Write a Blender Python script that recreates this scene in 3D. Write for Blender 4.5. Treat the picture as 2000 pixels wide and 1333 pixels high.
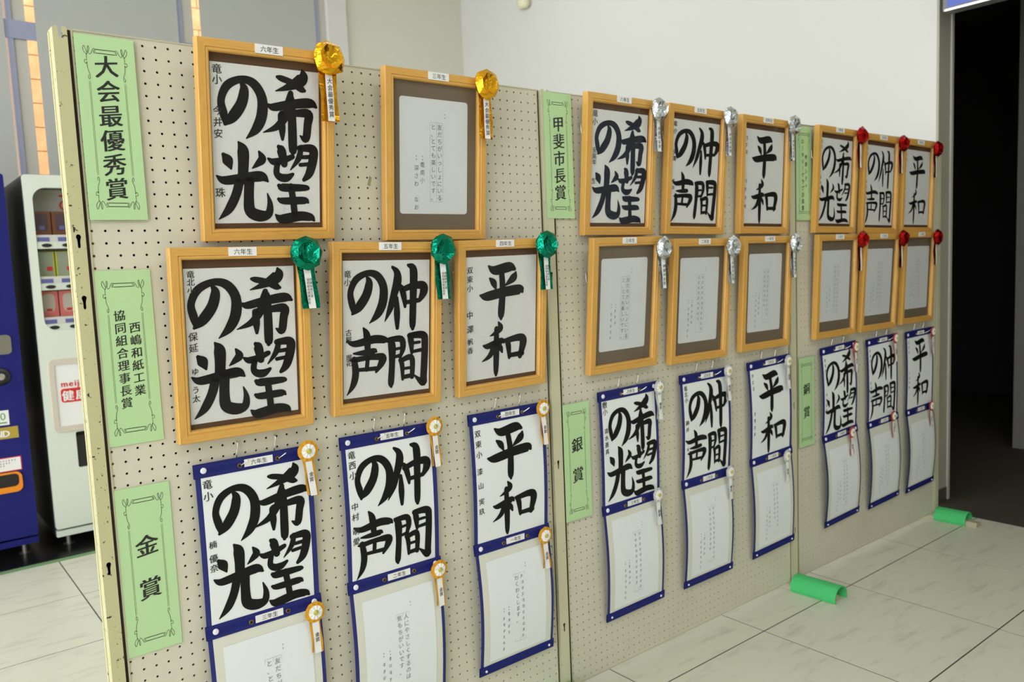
import bpy, bmesh, math, random
from mathutils import Vector, Matrix, Euler

scene = bpy.context.scene
for o in list(bpy.data.objects):
    bpy.data.objects.remove(o)

# ------------------------------------------------------------------ camera
# fitted to the pegboard hole grid (25 mm pitch); X along the board, Y away, Z up
cam_data = bpy.data.cameras.new('camera')
cam = bpy.data.objects.new('camera', cam_data)
scene.collection.objects.link(cam)
RIGHT = Vector((0.7807906, -0.62342684, -0.04129174))
UP = Vector((0.09208589, 0.0494593, 0.99452198))
FWD = Vector((0.61796944, 0.7803158, -0.09602617))
mw = Matrix.Identity(4)
for r in range(3):
    mw[r][0], mw[r][1], mw[r][2] = RIGHT[r], UP[r], -FWD[r]
mw.translation = Vector((-0.3665356, -1.79752356, 1.35248859))
cam.matrix_world = mw
cam_data.sensor_width = 36.0
cam_data.lens = 36.0 * 1585.6 / 2000.0
cam_data.clip_start = 0.05
cam_data.clip_end = 60
cam_data.dof.use_dof = True
cam_data.dof.focus_distance = 1.85
cam_data.dof.aperture_fstop = 5.0
scene.camera = cam

# ------------------------------------------------------------------ world and large lights
world = bpy.data.worlds.new('daylight')
scene.world = world
world.use_nodes = True
bg = world.node_tree.nodes['Background']
bg.inputs['Color'].default_value = (0.95, 0.975, 1.03, 1)
bg.inputs['Strength'].default_value = 4.0

def area(name, loc, rot, sx, sy, power, color=(1, 1, 1)):
    d = bpy.data.lights.new(name, 'AREA')
    d.shape = 'RECTANGLE'
    d.size, d.size_y = sx, sy
    d.energy = power
    d.color = color
    o = bpy.data.objects.new(name, d)
    o.location = loc
    o.rotation_euler = rot
    scene.collection.objects.link(o)
    return o

# unseen area lights under the ceiling, added to fill the hall and back wall
for lx, ly, pw in ((-1.8, -2.2, 16), (0.4, -2.8, 20), (2.4, -2.8, 13), (-1.6, 1.6, 5), (1.0, 2.0, 7), (2.6, 2.4, 7)):
    area('ceiling_fill_light', (lx, ly, 3.84), (0, 0, 0), 1.2, 0.6, pw, (0.95, 0.975, 1.0))

vs = scene.view_settings
vs.view_transform = 'Standard'
vs.look = 'None'
vs.exposure = 0.0
vs.gamma = 1.0
vs.use_curve_mapping = False

# ------------------------------------------------------------------ helpers
COL = scene.collection

def lin(v):
    v /= 255.0
    return v / 12.92 if v <= 0.04045 else ((v + 0.055) / 1.055) ** 2.4

def rgb(r, g, b):
    return (lin(r), lin(g), lin(b), 1.0)

def mat(name, col, rough=0.6, metal=0.0, spec=0.5, noise=None, bump=None, coat=0.0):
    """noise = (scale, second colour, low, high, stretch); bump = (scale, strength, distance)"""
    m = bpy.data.materials.new(name)
    m.use_nodes = True
    nt = m.node_tree
    b = nt.nodes['Principled BSDF']
    b.inputs['Base Color'].default_value = col
    b.inputs['Roughness'].default_value = rough
    b.inputs['Metallic'].default_value = metal
    b.inputs['Specular IOR Level'].default_value = spec
    b.inputs['Coat Weight'].default_value = coat
    tc = nt.nodes.new('ShaderNodeTexCoord')
    if noise:
        sc, c2, lo, hi, st = noise
        mp = nt.nodes.new('ShaderNodeMapping')
        mp.inputs['Scale'].default_value = st
        nt.links.new(tc.outputs['Object'], mp.inputs['Vector'])
        n = nt.nodes.new('ShaderNodeTexNoise')
        n.inputs['Scale'].default_value = sc
        n.inputs['Detail'].default_value = 5
        n.inputs['Roughness'].default_value = 0.6
        nt.links.new(mp.outputs[0], n.inputs['Vector'])
        rp = nt.nodes.new('ShaderNodeValToRGB')
        rp.color_ramp.elements[0].position = lo
        rp.color_ramp.elements[1].position = hi
        rp.color_ramp.elements[0].color = col
        rp.color_ramp.elements[1].color = c2
        nt.links.new(n.outputs['Fac'], rp.inputs[0])
        nt.links.new(rp.outputs[0], b.inputs['Base Color'])
    if bump:
        n2 = nt.nodes.new('ShaderNodeTexNoise')
        n2.inputs['Scale'].default_value = bump[0]
        n2.inputs['Detail'].default_value = 3
        nt.links.new(tc.outputs['Object'], n2.inputs['Vector'])
        bp = nt.nodes.new('ShaderNodeBump')
        bp.inputs['Strength'].default_value = bump[1]
        bp.inputs['Distance'].default_value = bump[2]
        nt.links.new(n2.outputs['Fac'], bp.inputs['Height'])
        nt.links.new(bp.outputs[0], b.inputs['Normal'])
    return m

def chipped(name, col, chip, amount):
    """old paint with dark chips"""
    m = mat(name, col, 0.45)
    nt = m.node_tree
    b = nt.nodes['Principled BSDF']
    tc = nt.nodes.new('ShaderNodeTexCoord')
    n = nt.nodes.new('ShaderNodeTexNoise')
    n.inputs['Scale'].default_value = 95
    n.inputs['Detail'].default_value = 4
    n.inputs['Roughness'].default_value = 0.65
    nt.links.new(tc.outputs['Object'], n.inputs['Vector'])
    rp = nt.nodes.new('ShaderNodeValToRGB')
    rp.color_ramp.elements[0].position = amount
    rp.color_ramp.elements[1].position = amount + 0.015
    rp.color_ramp.elements[0].color = col
    rp.color_ramp.elements[1].color = chip
    nt.links.new(n.outputs['Fac'], rp.inputs[0])
    nt.links.new(rp.outputs[0], b.inputs['Base Color'])
    return m

def clear_film(name, ior=1.45, tint=(1, 1, 1, 1), rough=0.03):
    m = bpy.data.materials.new(name)
    m.use_nodes = True
    nt = m.node_tree
    nt.nodes.clear()
    out = nt.nodes.new('ShaderNodeOutputMaterial')
    mix = nt.nodes.new('ShaderNodeMixShader')
    tr = nt.nodes.new('ShaderNodeBsdfTransparent')
    tr.inputs['Color'].default_value = tint
    gl = nt.nodes.new('ShaderNodeBsdfGlossy')
    gl.inputs['Roughness'].default_value = rough
    # Schlick reflectance, the same from both sides of the thin film
    f0 = ((ior - 1) / (ior + 1)) ** 2
    geo = nt.nodes.new('ShaderNodeNewGeometry')
    dot = nt.nodes.new('ShaderNodeVectorMath')
    dot.operation = 'DOT_PRODUCT'
    nt.links.new(geo.outputs['Incoming'], dot.inputs[0])
    nt.links.new(geo.outputs['Normal'], dot.inputs[1])
    def step(op, a, b):
        n = nt.nodes.new('ShaderNodeMath')
        n.operation = op
        for k, v in enumerate((a, b)):
            if v is None:
                continue
            if isinstance(v, (int, float)):
                n.inputs[k].default_value = v
            else:
                nt.links.new(v, n.inputs[k])
        return n.outputs[0]
    c = step('ABSOLUTE', dot.outputs['Value'], None)
    p5 = step('POWER', step('SUBTRACT', 1.0, c), 5.0)
    fac = step('ADD', step('MULTIPLY', p5, 1 - f0), f0)
    nt.links.new(fac, mix.inputs[0])
    nt.links.new(tr.outputs[0], mix.inputs[1])
    nt.links.new(gl.outputs[0], mix.inputs[2])
    nt.links.new(mix.outputs[0], out.inputs[0])
    return m

def emit(name, col, strength):
    m = mat(name, col, 0.5)
    b = m.node_tree.nodes['Principled BSDF']
    b.inputs['Emission Color'].default_value = col
    b.inputs['Emission Strength'].default_value = strength
    return m

def tag(o, label=None, cat=None, group=None, kind=None):
    if label:
        o['label'] = label
    if cat:
        o['category'] = cat
    if group:
        o['group'] = group
    if kind:
        o['kind'] = kind
    return o

def link(name, me, m=None, parent=None):
    if m is not None and len(me.materials) == 0:
        me.materials.append(m)
    o = bpy.data.objects.new(name, me)
    COL.objects.link(o)
    if parent is not None:
        o.parent = parent
    return o

def mesh(name, verts, faces, smooth=False):
    me = bpy.data.meshes.new(name)
    me.from_pydata([tuple(v) for v in verts], [], faces)
    if smooth:
        me.polygons.foreach_set('use_smooth', [True] * len(me.polygons))
    me.update()
    return me

def obj(name, verts, faces, m, parent=None, smooth=False):
    return link(name, mesh(name, verts, faces, smooth), m, parent)

def empty(name, loc, rot=(0, 0, 0)):
    e = bpy.data.objects.new(name, None)
    e.empty_display_size = 0.05
    e.location = loc
    e.rotation_euler = rot
    COL.objects.link(e)
    return e

def box_data(x0, x1, y0, y1, z0, z1, off=0):
    v = [(x0, y0, z0), (x1, y0, z0), (x1, y1, z0), (x0, y1, z0),
         (x0, y0, z1), (x1, y0, z1), (x1, y1, z1), (x0, y1, z1)]
    f = [(0, 3, 2, 1), (4, 5, 6, 7), (0, 1, 5, 4), (1, 2, 6, 5), (2, 3, 7, 6), (3, 0, 4, 7)]
    return v, [tuple(i + off for i in q) for q in f]

def box(name, x0, x1, y0, y1, z0, z1, m, parent=None, bevel=0.0):
    if bevel <= 0:
        v, f = box_data(x0, x1, y0, y1, z0, z1)
        return obj(name, v, f, m, parent)
    bm = bmesh.new()
    v, f = box_data(x0, x1, y0, y1, z0, z1)
    bv = [bm.verts.new(p) for p in v]
    for q in f:
        bm.faces.new([bv[i] for i in q])
    bmesh.ops.bevel(bm, geom=list(bm.edges), offset=bevel, segments=2, profile=0.5, affect='EDGES')
    me = bpy.data.meshes.new(name)
    bm.to_mesh(me)
    bm.free()
    return link(name, me, m, parent)

def sheet_xz(name, x0, x1, z0, z1, y, m, parent=None):
    return obj(name, [(x0, y, z0), (x1, y, z0), (x1, y, z1), (x0, y, z1)], [(0, 1, 2, 3)], m, parent)

def boxes(name, lst, m, parent=None):
    V, F = [], []
    for b in lst:
        v, f = box_data(*b, off=len(V))
        V += v
        F += f
    return obj(name, V, F, m, parent)

def rounded(x0, x1, z0, z1, r, n=5):
    pts = []
    for cx, cz, a0 in ((x1 - r, z1 - r, 0), (x0 + r, z1 - r, 90), (x0 + r, z0 + r, 180), (x1 - r, z0 + r, 270)):
        for i in range(n + 1):
            a = math.radians(a0 + 90 * i / n)
            pts.append((cx + r * math.cos(a), cz + r * math.sin(a)))
    return pts

def plate(name, outline, holes, y0, y1, m, parent=None):
    """flat plate in the XZ plane with holes, from y0 (front) to y1 (back)"""
    cu = bpy.data.curves.new(name, 'CURVE')
    cu.dimensions = '2D'
    cu.fill_mode = 'BOTH'
    cu.extrude = abs(y1 - y0) / 2
    for pts in [outline] + list(holes):
        sp = cu.splines.new('POLY')
        sp.points.add(len(pts) - 1)
        for p, q in zip(sp.points, pts):
            p.co = (q[0], q[1], 0, 1)
        sp.use_cyclic_u = True
    o = bpy.data.objects.new(name, cu)
    COL.objects.link(o)
    dg = bpy.context.evaluated_depsgraph_get()
    me = bpy.data.meshes.new_from_object(o.evaluated_get(dg))
    bpy.data.objects.remove(o)
    mid = (y0 + y1) / 2
    for v in me.vertices:
        x, z, y = v.co
        v.co = (x, mid - y, z)
    me.name = name
    me.update()
    return link(name, me, m, parent)

def tube_data(path, r, n=8, off=0, cap=True):
    V, F = [], []
    P = [Vector(p) for p in path]
    prev = None
    for i, p in enumerate(P):
        t = (P[min(i + 1, len(P) - 1)] - P[max(i - 1, 0)]).normalized()
        if prev is None:
            a = Vector((0, 0, 1)) if abs(t.z) < 0.9 else Vector((1, 0, 0))
            u = t.cross(a).normalized()
        else:
            u = (prev - t * prev.dot(t)).normalized()
        prev = u
        w = t.cross(u)
        for k in range(n):
            a = 2 * math.pi * k / n
            V.append(p + (u * math.cos(a) + w * math.sin(a)) * r)
    for i in range(len(P) - 1):
        for k in range(n):
            a, b = i * n + k, i * n + (k + 1) % n
            F.append((off + a, off + b, off + b + n, off + a + n))
    if cap:
        F.append(tuple(off + k for k in reversed(range(n))))
        F.append(tuple(off + (len(P) - 1) * n + k for k in range(n)))
    return V, F

def tube(name, path, r, m, parent=None, n=8):
    V, F = tube_data(path, r, n)
    return obj(name, V, F, m, parent, smooth=True)

def lathe_y(name, prof, m, parent=None, n=16, cx=0, cz=0):
    """profile (radius, y) spun about the y axis"""
    V, F = [], []
    for r, y in prof:
        for k in range(n):
            a = 2 * math.pi * k / n
            V.append((cx + r * math.cos(a), y, cz + r * math.sin(a)))
    for i in range(len(prof) - 1):
        for k in range(n):
            a, b = i * n + k, i * n + (k + 1) % n
            F.append((a, a + n, b + n, b))
    F.append(tuple(range(n)))
    F.append(tuple(reversed([(len(prof) - 1) * n + k for k in range(n)])))
    return obj(name, V, F, m, parent)

def ribbon_data(pts, y, off=0):
    """flat ribbon in XZ through (x, z, halfwidth) points, round ended"""
    V, F = [], []
    n = len(pts)
    for i, (x, z, w) in enumerate(pts):
        x0, z0, _ = pts[max(i - 1, 0)]
        x1, z1, _ = pts[min(i + 1, n - 1)]
        dx, dz = x1 - x0, z1 - z0
        d = math.hypot(dx, dz) or 1
        nx, nz = -dz / d, dx / d
        V.append((x + nx * w, y, z + nz * w))
        V.append((x - nx * w, y, z - nz * w))
    for i in range(n - 1):
        a = off + 2 * i
        F.append((a, a + 1, a + 3, a + 2))
    for i, (x, z, w) in ((0, pts[0]), (n - 1, pts[-1])):
        if w > 0.0012:
            c = off + len(V)
            for k in range(8):
                a = 2 * math.pi * k / 8
                V.append((x + w * math.cos(a), y, z + w * math.sin(a)))
            F.append(tuple(c + k for k in range(8)))
    return V, F

def catmull(pts, n=6):
    out = []
    P = [pts[0]] + list(pts) + [pts[-1]]
    for i in range(1, len(P) - 2):
        p0, p1, p2, p3 = P[i - 1], P[i], P[i + 1], P[i + 2]
        for k in range(n):
            t = k / n
            q = []
            for c in range(len(p1)):
                a = 2 * p1[c] + (p2[c] - p0[c]) * t + (2 * p0[c] - 5 * p1[c] + 4 * p2[c] - p3[c]) * t * t + (3 * p1[c] - p0[c] - 3 * p2[c] + p3[c]) * t ** 3
                q.append(a / 2)
            out.append(tuple(q))
    out.append(tuple(pts[-1]))
    return out

# ------------------------------------------------------------------ lettering
_glyph = {}

def glyph(ch, bold=0.0):
    key = ch
    if key not in _glyph:
        cu = bpy.data.curves.new('glyph', 'FONT')
        cu.body = ch
        cu.size = 1.0
        cu.resolution_u = 2
        o = bpy.data.objects.new('glyph', cu)
        COL.objects.link(o)
        dg = bpy.context.evaluated_depsgraph_get()
        me = bpy.data.meshes.new_from_object(o.evaluated_get(dg))
        V = [(v.co.x, v.co.y) for v in me.vertices]
        F = [tuple(p.vertices) for p in me.polygons]
        bpy.data.objects.remove(o)
        bpy.data.meshes.remove(me)
        _glyph[key] = (V, F)
    return _glyph[key]

def text_data(items, y, shear=0.0, bold=0.0, off=0):
    """items: (character, centre x, centre z, size)"""
    V, F = [], []
    ybase = y
    for ch, cx, cz, s in items:
        y = ybase
        gv, gf = glyph(ch, bold)
        cw = 0.5 if ord(ch) > 255 else sum(v[0] for v in gv) / max(1, len(gv))
        for ox, oz in ((0, 0),) if bold == 0 else ((-bold, -bold * .25), (bold, -bold * .25), (-bold, bold * .25), (bold, bold * .25)):
            b = off + len(V)
            y -= 0.000012
            for x, z in gv:
                px, pz = x - cw + ox, z - 0.38 + oz
                if ch == 'ー':      # long vowel mark turns in vertical writing
                    px, pz = -pz, px
                V.append((cx + px * s, y, cz + (pz + shear * px) * s))
            F += [tuple(i + b for i in f) for f in gf]
    return V, F

def column(chars, x, ztop, pitch, size):
    return [(c, x, ztop - i * pitch, size) for i, c in enumerate(chars) if c != ' ']

def row_text(chars, x, z, size, pitch=None):
    n = len(chars)
    p = pitch or size * 1.02
    return [(c, x + (i - (n - 1) / 2) * p, z, size) for i, c in enumerate(chars) if c != ' ']

def text(name, items, y, m, parent=None, shear=0.0, bold=0.0):
    V, F = text_data(items, y, shear, bold)
    return obj(name, V, F, m, parent)

def scribble_data(cells, y, rnd, wd, off=0):
    """small unreadable handwriting: a few strokes in every cell (x, z, size)"""
    V, F = [], []
    for cx, cz, s in cells:
        for k in range(4):
            if k % 2 == 0:
                z = cz + (0.25 - 0.17 * k) * s + rnd.uniform(-.05, .05) * s
                p = [(cx - .3 * s, z - .03 * s, wd), (cx, z, wd), (cx + .3 * s, z + .05 * s, wd)]
            else:
                x = cx + rnd.uniform(-.22, .22) * s
                p = [(x, cz + .4 * s, wd), (x + rnd.uniform(-.05, .05) * s, cz, wd), (x + rnd.uniform(-.3, .3) * s, cz - .4 * s, wd * .6)]
            v, f = ribbon_data(catmull(p, 3), y, off + len(V))
            V += v
            F += f
    return V, F

# ------------------------------------------------------------------ materials
M = {}
M['tile'] = mat('marble_tile', rgb(212, 212, 192), 0.33, noise=(4.6, rgb(172, 172, 156), 0.52, 0.82, (1.0, 3.6, 1.0)))
M['grout'] = mat('dark_grout', rgb(58, 54, 44), 0.9)
M['wall'] = mat('white_wall', rgb(214, 214, 207), 0.85, bump=(220, 0.08, 0.002))
M['wall_beige'] = mat('beige_wall', rgb(216, 214, 200), 0.85, bump=(220, 0.08, 0.002))
M['jamb'] = mat('grey_jamb', rgb(172, 170, 154), 0.7)
M['ceiling'] = mat('ceiling_board', rgb(215, 212, 200), 0.9)
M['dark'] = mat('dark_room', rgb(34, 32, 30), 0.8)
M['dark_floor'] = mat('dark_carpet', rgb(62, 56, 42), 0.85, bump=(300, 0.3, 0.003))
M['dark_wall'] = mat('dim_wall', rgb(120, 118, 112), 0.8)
M['blind'] = mat('grey_blind', rgb(178, 180, 173), 0.85, bump=(500, 0.15, 0.001))
M['mullion'] = mat('window_mullion', rgb(190, 188, 176), 0.5)
M['mullion_blue'] = mat('blue_grey_frame', rgb(150, 156, 178), 0.5)
M['brick'] = mat('tan_brick', rgb(208, 160, 108), 0.9, noise=(6, rgb(190, 132, 84), 0.4, 0.75, (1, 1, 1)))
M['brick_dark'] = mat('brown_brick', rgb(140, 88, 54), 0.9)
M['glass'] = clear_film('window_glass', 1.45)
M['peg'] = mat('cream_pegboard', rgb(205, 201, 180), 0.55, noise=(3.0, rgb(197, 193, 170), 0.5, 0.8, (1, 1, 1)))
M['peg_edge'] = mat('panel_edging', rgb(192, 188, 158), 0.4)
M['cavity'] = mat('cavity_shade', rgb(26, 22, 17), 0.9)
M['batten'] = mat('core_batten', rgb(140, 92, 48), 0.8)
M['post'] = chipped('chipped_cream_paint', rgb(190, 186, 142), rgb(34, 26, 20), 0.642)
M['post_clean'] = chipped('worn_cream_paint', rgb(200, 197, 164), rgb(70, 58, 40), 0.70)
M['steel'] = mat('dull_steel', rgb(150, 148, 138), 0.4, metal=0.8)
M['chrome'] = mat('chrome_wire', rgb(225, 225, 220), 0.22, metal=1.0)
M['foot'] = mat('grey_foot', rgb(176, 170, 140), 0.5)
M['green_roll'] = mat('green_foam', rgb(74, 192, 112), 0.6, spec=0.3)
M['oak'] = mat('oak_frame', rgb(214, 166, 84), 0.42, noise=(26, rgb(204, 152, 70), 0.35, 0.7, (12, 12, 1)))
M['oak_h'] = mat('oak_frame_rail', rgb(214, 166, 84), 0.42, noise=(26, rgb(204, 152, 70), 0.35, 0.7, (1, 12, 12)))
M['oak_bead'] = mat('oak_bead', rgb(214, 166, 84), 0.35)
M['mat_brown'] = mat('brown_mat', rgb(84, 57, 32), 0.9)
M['mat_grey'] = mat('taupe_mat', rgb(108, 95, 75), 0.85)
M['pane'] = clear_film('frame_pane', 1.30)
M['hanshi'] = mat('calligraphy_paper', rgb(212, 213, 209), 0.9, bump=(38, 0.6, 0.005))
M['hanshi_white'] = mat('white_calligraphy_paper', rgb(228, 231, 228), 0.85, bump=(26, 0.25, 0.004))
M['card'] = mat('white_card', rgb(208, 211, 209), 0.8)
M['card_white'] = mat('bright_card', rgb(224, 229, 227), 0.8)
M['backing_paper'] = mat('cream_backing_paper', rgb(212, 213, 198), 0.85)
M['ink'] = mat('brush_ink', rgb(14, 13, 12), 0.6, spec=0.25)
M['ink_name'] = mat('name_ink', rgb(38, 38, 38), 0.6)
M['ink_blue'] = mat('blue_black_ink', rgb(14, 16, 36), 0.5, spec=0.25)
M['pencil'] = mat('pencil', rgb(128, 128, 126), 0.7)
M['print'] = mat('black_print', rgb(22, 24, 22), 0.6)
M['tag'] = mat('white_tag', rgb(232, 232, 228), 0.7)
M['navy'] = mat('navy_vinyl', rgb(24, 30, 100), 0.5, spec=0.25, bump=(30, 0.1, 0.003))
M['navy_back'] = mat('navy_backing', rgb(44, 50, 112), 0.6, spec=0.2)
M['snap'] = mat('white_snap', rgb(228, 230, 236), 0.3)
M['brass'] = mat('brass_ring', rgb(150, 120, 70), 0.35, metal=0.9)
M['gap_shade'] = mat('rusty_gap_shade', rgb(44, 34, 24), 0.9)  # shade of the post gap and its rust in one dark colour
M['black'] = mat('black_hole', rgb(10, 10, 10), 0.9)
M['label'] = mat('green_label', rgb(188, 221, 166), 0.75)
M['film'] = clear_film('laminate_film', 1.32, (0.97, 0.98, 0.96, 1), 0.08)
M['gold'] = mat('gold_foil', rgb(244, 182, 38), 0.2, metal=0.95, bump=(45, 0.8, 0.008))
M['gold_ribbon'] = mat('gold_ribbon', rgb(220, 156, 30), 0.25, metal=0.9, bump=(26, 1.0, 0.012))
M['green_foil'] = mat('green_foil', rgb(6, 134, 104), 0.2, metal=0.9, bump=(38, 0.9, 0.010))
M['silver'] = mat('silver_foil', rgb(206, 212, 216), 0.16, metal=0.97, bump=(45, 1.0, 0.010))
M['red_foil'] = mat('red_foil', rgb(158, 12, 8), 0.25, metal=0.85, bump=(45, 0.8, 0.008))
M['gold_paper'] = mat('gold_pleats', rgb(228, 164, 40), 0.35, metal=0.45, bump=(50, 0.4, 0.003))
M['silver_paper'] = mat('silver_pleats', rgb(214, 216, 214), 0.3, metal=0.5, bump=(50, 0.4, 0.003))
M['red_paper'] = mat('red_pleats', rgb(186, 70, 52), 0.4, metal=0.2)
M['pleat'] = mat('white_pleats', rgb(234, 234, 228), 0.7)
M['button'] = mat('olive_button', rgb(196, 190, 96), 0.5, noise=(120, rgb(160, 150, 60), 0.45, 0.6, (1, 1, 1)))
M['vm_white'] = mat('white_enamel', rgb(214, 222, 208), 0.35)
M['vm_blue'] = mat('blue_enamel', rgb(22, 26, 106), 0.45, spec=0.3)
M['vm_side'] = mat('dark_side_panel', rgb(44, 44, 46), 0.5)
M['vm_black'] = mat('black_plastic', rgb(32, 32, 32), 0.35)
M['vm_beige'] = mat('beige_trim', rgb(206, 196, 180), 0.5)
M['vm_inner'] = mat('display_liner', rgb(196, 196, 184), 0.6)
M['vm_strip'] = mat('price_strip', rgb(206, 206, 200), 0.5)
M['vm_price'] = mat('blue_price_tag', rgb(92, 96, 152), 0.5)
M['red_print'] = mat('red_print', rgb(206, 36, 24), 0.5)
M['choc'] = mat('chocolate_carton', rgb(112, 60, 24), 0.5)
M['choc_dark'] = mat('dark_carton_print', rgb(70, 50, 62), 0.5)
M['lime'] = mat('lime_carton', rgb(196, 196, 44), 0.5)
M['mint'] = mat('pale_green_print', rgb(150, 160, 138), 0.5)
M['pink'] = mat('pink_carton', rgb(214, 112, 108), 0.5)
M['pale'] = mat('pale_carton_print', rgb(186, 178, 164), 0.5)
M['orange'] = mat('orange_plastic', rgb(236, 140, 20), 0.4)
M['band'] = mat('gold_band', rgb(176, 152, 56), 0.4)
M['green_print'] = mat('green_print', rgb(80, 150, 70), 0.6)
M['mat_black'] = mat('black_rubber', rgb(16, 16, 16), 0.28)
M['tape'] = mat('green_tape', rgb(112, 150, 100), 0.6)
M['sensor'] = mat('ivory_plastic', rgb(226, 222, 190), 0.4)
M['sign_white'] = emit('lit_sign_white', (0.95, 0.97, 1.0, 1), 1.3)
M['sign_blue'] = emit('lit_sign_blue', rgb(70, 84, 150), 0.8)
M['sign_frame'] = mat('sign_frame', rgb(120, 120, 118), 0.4)

# ------------------------------------------------------------------ setting
def structure(o):
    o['kind'] = 'structure'
    return o

WX = 3.92        # right wall plane
WY = 4.14        # back wall plane
CH = 3.9         # ceiling height
floor = structure(box('floor', -3.6, WX + 0.02, -5.0, WY + 0.2, -0.12, -0.0012, M['grout']))
tile_me = None
TX, TY = 0.597, 0.548
for i in range(-6, 4):
    for j in range(-8, 8):
        x0, y0 = 2.044 + TX * i, -0.14 + TY * j
        if x0 + TX > WX + 0.35 or y0 > WY:
            continue
        if tile_me is None:
            t = box('floor_tile', 0.0026, TX - 0.0026, 0.0026, TY - 0.0026, -0.0012, 0.0, M['tile'], floor)
            tile_me = t.data
        else:
            t = link('floor_tile', tile_me, None, floor)
        t.location = (x0, y0, 0)
        if x0 + TX > WX:      # cut row along the doorway sill
            t.scale = ((WX - x0) / TX, 1, 1)

structure(box('ceiling', -3.6, WX + 3.2, -5.0, WY + 0.2, CH, CH + 0.1, M['ceiling']))
structure(box('wall_front_light_block', -3.6, WX + 0.2, -5.1, -5.0, -0.1, CH, M['jamb']))  # unseen wall, added to cut the light from the camera side
# right wall with the dark opening (Y 0.10 down to -2.2, up to Z 2.62)
OY0, OY1, OZ = -2.2, 0.112, 2.62
v, f = [], []
for b in ((WX, WX + 0.15, OY1, WY + 0.2, -0.1, CH), (WX, WX + 0.15, OY0, OY1, OZ, CH), (WX, WX + 0.15, -5.0, OY0, -0.1, CH)):
    a, c = box_data(*b, off=len(v))
    v += a
    f += c
structure(obj('wall_right', v, f, M['wall']))
structure(box('trim_1', WX + 0.0005, WX + 0.15, OY1 - 0.012, OY1 + 0.0, 0, OZ, M['jamb']))
structure(box('trim_2', WX + 0.128, WX + 0.150, OY1 - 0.020, OY1 - 0.012, 0, OZ, M['mullion']))
structure(box('baseboard_right', WX + 0.001, WX + 0.127, OY1 - 0.016, OY1 - 0.012, 0, 0.07, M['steel']))
# dim room behind the opening
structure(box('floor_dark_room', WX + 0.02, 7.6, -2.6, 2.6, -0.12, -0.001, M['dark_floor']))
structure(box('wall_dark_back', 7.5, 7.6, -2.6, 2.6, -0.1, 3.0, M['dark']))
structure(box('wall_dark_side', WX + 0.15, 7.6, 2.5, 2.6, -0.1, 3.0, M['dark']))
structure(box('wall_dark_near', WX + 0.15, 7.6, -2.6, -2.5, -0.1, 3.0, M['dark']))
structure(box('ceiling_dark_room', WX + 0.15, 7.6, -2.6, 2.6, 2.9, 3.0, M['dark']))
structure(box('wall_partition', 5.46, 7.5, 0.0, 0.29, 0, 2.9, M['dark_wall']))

# back wall: solid to the right, windows with blinds to the left
structure(box('wall_back', 2.66, WX + 0.05, WY, WY + 0.2, -0.1, CH, M['wall_beige']))
structure(box('trim_3', 2.62, 2.78, WY - 0.05, WY, 0, CH, M['wall']))
structure(box('wall_back_sill', -3.6, 2.66, WY, WY + 0.2, -0.1, 0.5, M['wall_beige']))
structure(box('wall_back_lintel', -3.6, 2.66, WY, WY + 0.2, 3.7, CH, M['wall_beige']))
mull = [(-1.40, -1.26), (-0.45, -0.31), (0.47, 0.575), (1.50, 1.605), (2.53, 2.66)]
for k, (a, b) in enumerate(mull):
    w = structure(box('window_%d' % (k + 1), a, b, WY - 0.0, WY + 0.12, 0.5, 3.7, M['mullion']))
    box('window_frame', a, a + 0.03, WY - 0.012, WY, 0.5, 3.7, M['mullion_blue'], w)
    box('transom', a + 0.005, mull[k + 1][0] + 0.004 if k < 4 else b, WY - 0.016, WY - 0.0005, 2.86, 2.97, M['mullion_blue'], w)
    if k < 4:
        sheet_xz('pane', b, b + 0.93, 0.5, 3.7, WY + 0.08, M['glass'], w)
for k, (a, b) in enumerate(((-1.22, -0.47), (-0.27, 0.455), (0.625, 1.495), (1.65, 2.52))):
    e = empty('roller_blind', ((a + b) / 2, WY - 0.02, 0.55))
    h = (b - a) / 2
    box('fabric', -h, h, -0.004, 0.0, 0.0, 3.1, M['blind'], e)
    box('bottom_bar', -h, h, -0.010, 0.006, -0.02, 0.0, M['mullion'], e)
    tag(e, ['grey roller blind drawn down farthest from the beige wall', 'grey roller blind drawn down behind the blue vending machine',
            'grey roller blind drawn down between the two bright window slits', 'grey roller blind drawn down next to the beige wall'][k], 'blind', 'roller blinds on the back windows')
# tiled building outside
ext = structure(box('wall_outside', -6, 8, 6.6, 6.8, -0.5, 6, M['brick_dark']))
bm_me = None
for i in range(-1, 8):
    for j in range(6, 22):
        if bm_me is None:
            q = box('brick', 0.004, 0.446, -0.012, 0.0, 0.004, 0.206, M['brick'], ext)
            bm_me = q.data
        else:
            q = link('brick', bm_me, None, ext)
        q.location = (i * 0.45 + (0.22 if j % 2 else 0), 6.6, j * 0.21)
# small ivory sensor on the right wall
e = empty('wall_sensor', (WX, 3.24, 3.33))
V, F = [], []
for k, (zz, rr) in enumerate(((0.0, 0.018), (0.006, 0.034), (0.02, 0.042), (0.10, 0.045), (0.16, 0.045), (0.17, 0.036))):
    for a in range(14):
        t = 2 * math.pi * a / 14
        V.append((-0.045 + rr * math.cos(t), rr * 1.35 * math.sin(t), zz))
for k in range(5):
    for a in range(14):
        p, q = k * 14 + a, k * 14 + (a + 1) % 14
        F.append((p, q, q + 14, p + 14))
F += [tuple(reversed(range(14))), tuple(range(70, 84))]
obj('housing', V, F, M['sensor'], e, smooth=True)
box('bracket', -0.02, 0.0, -0.03, 0.03, 0.03, 0.15, M['sensor'], e)
tag(e, 'small ivory sensor mounted high on the white wall', 'sensor')
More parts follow.
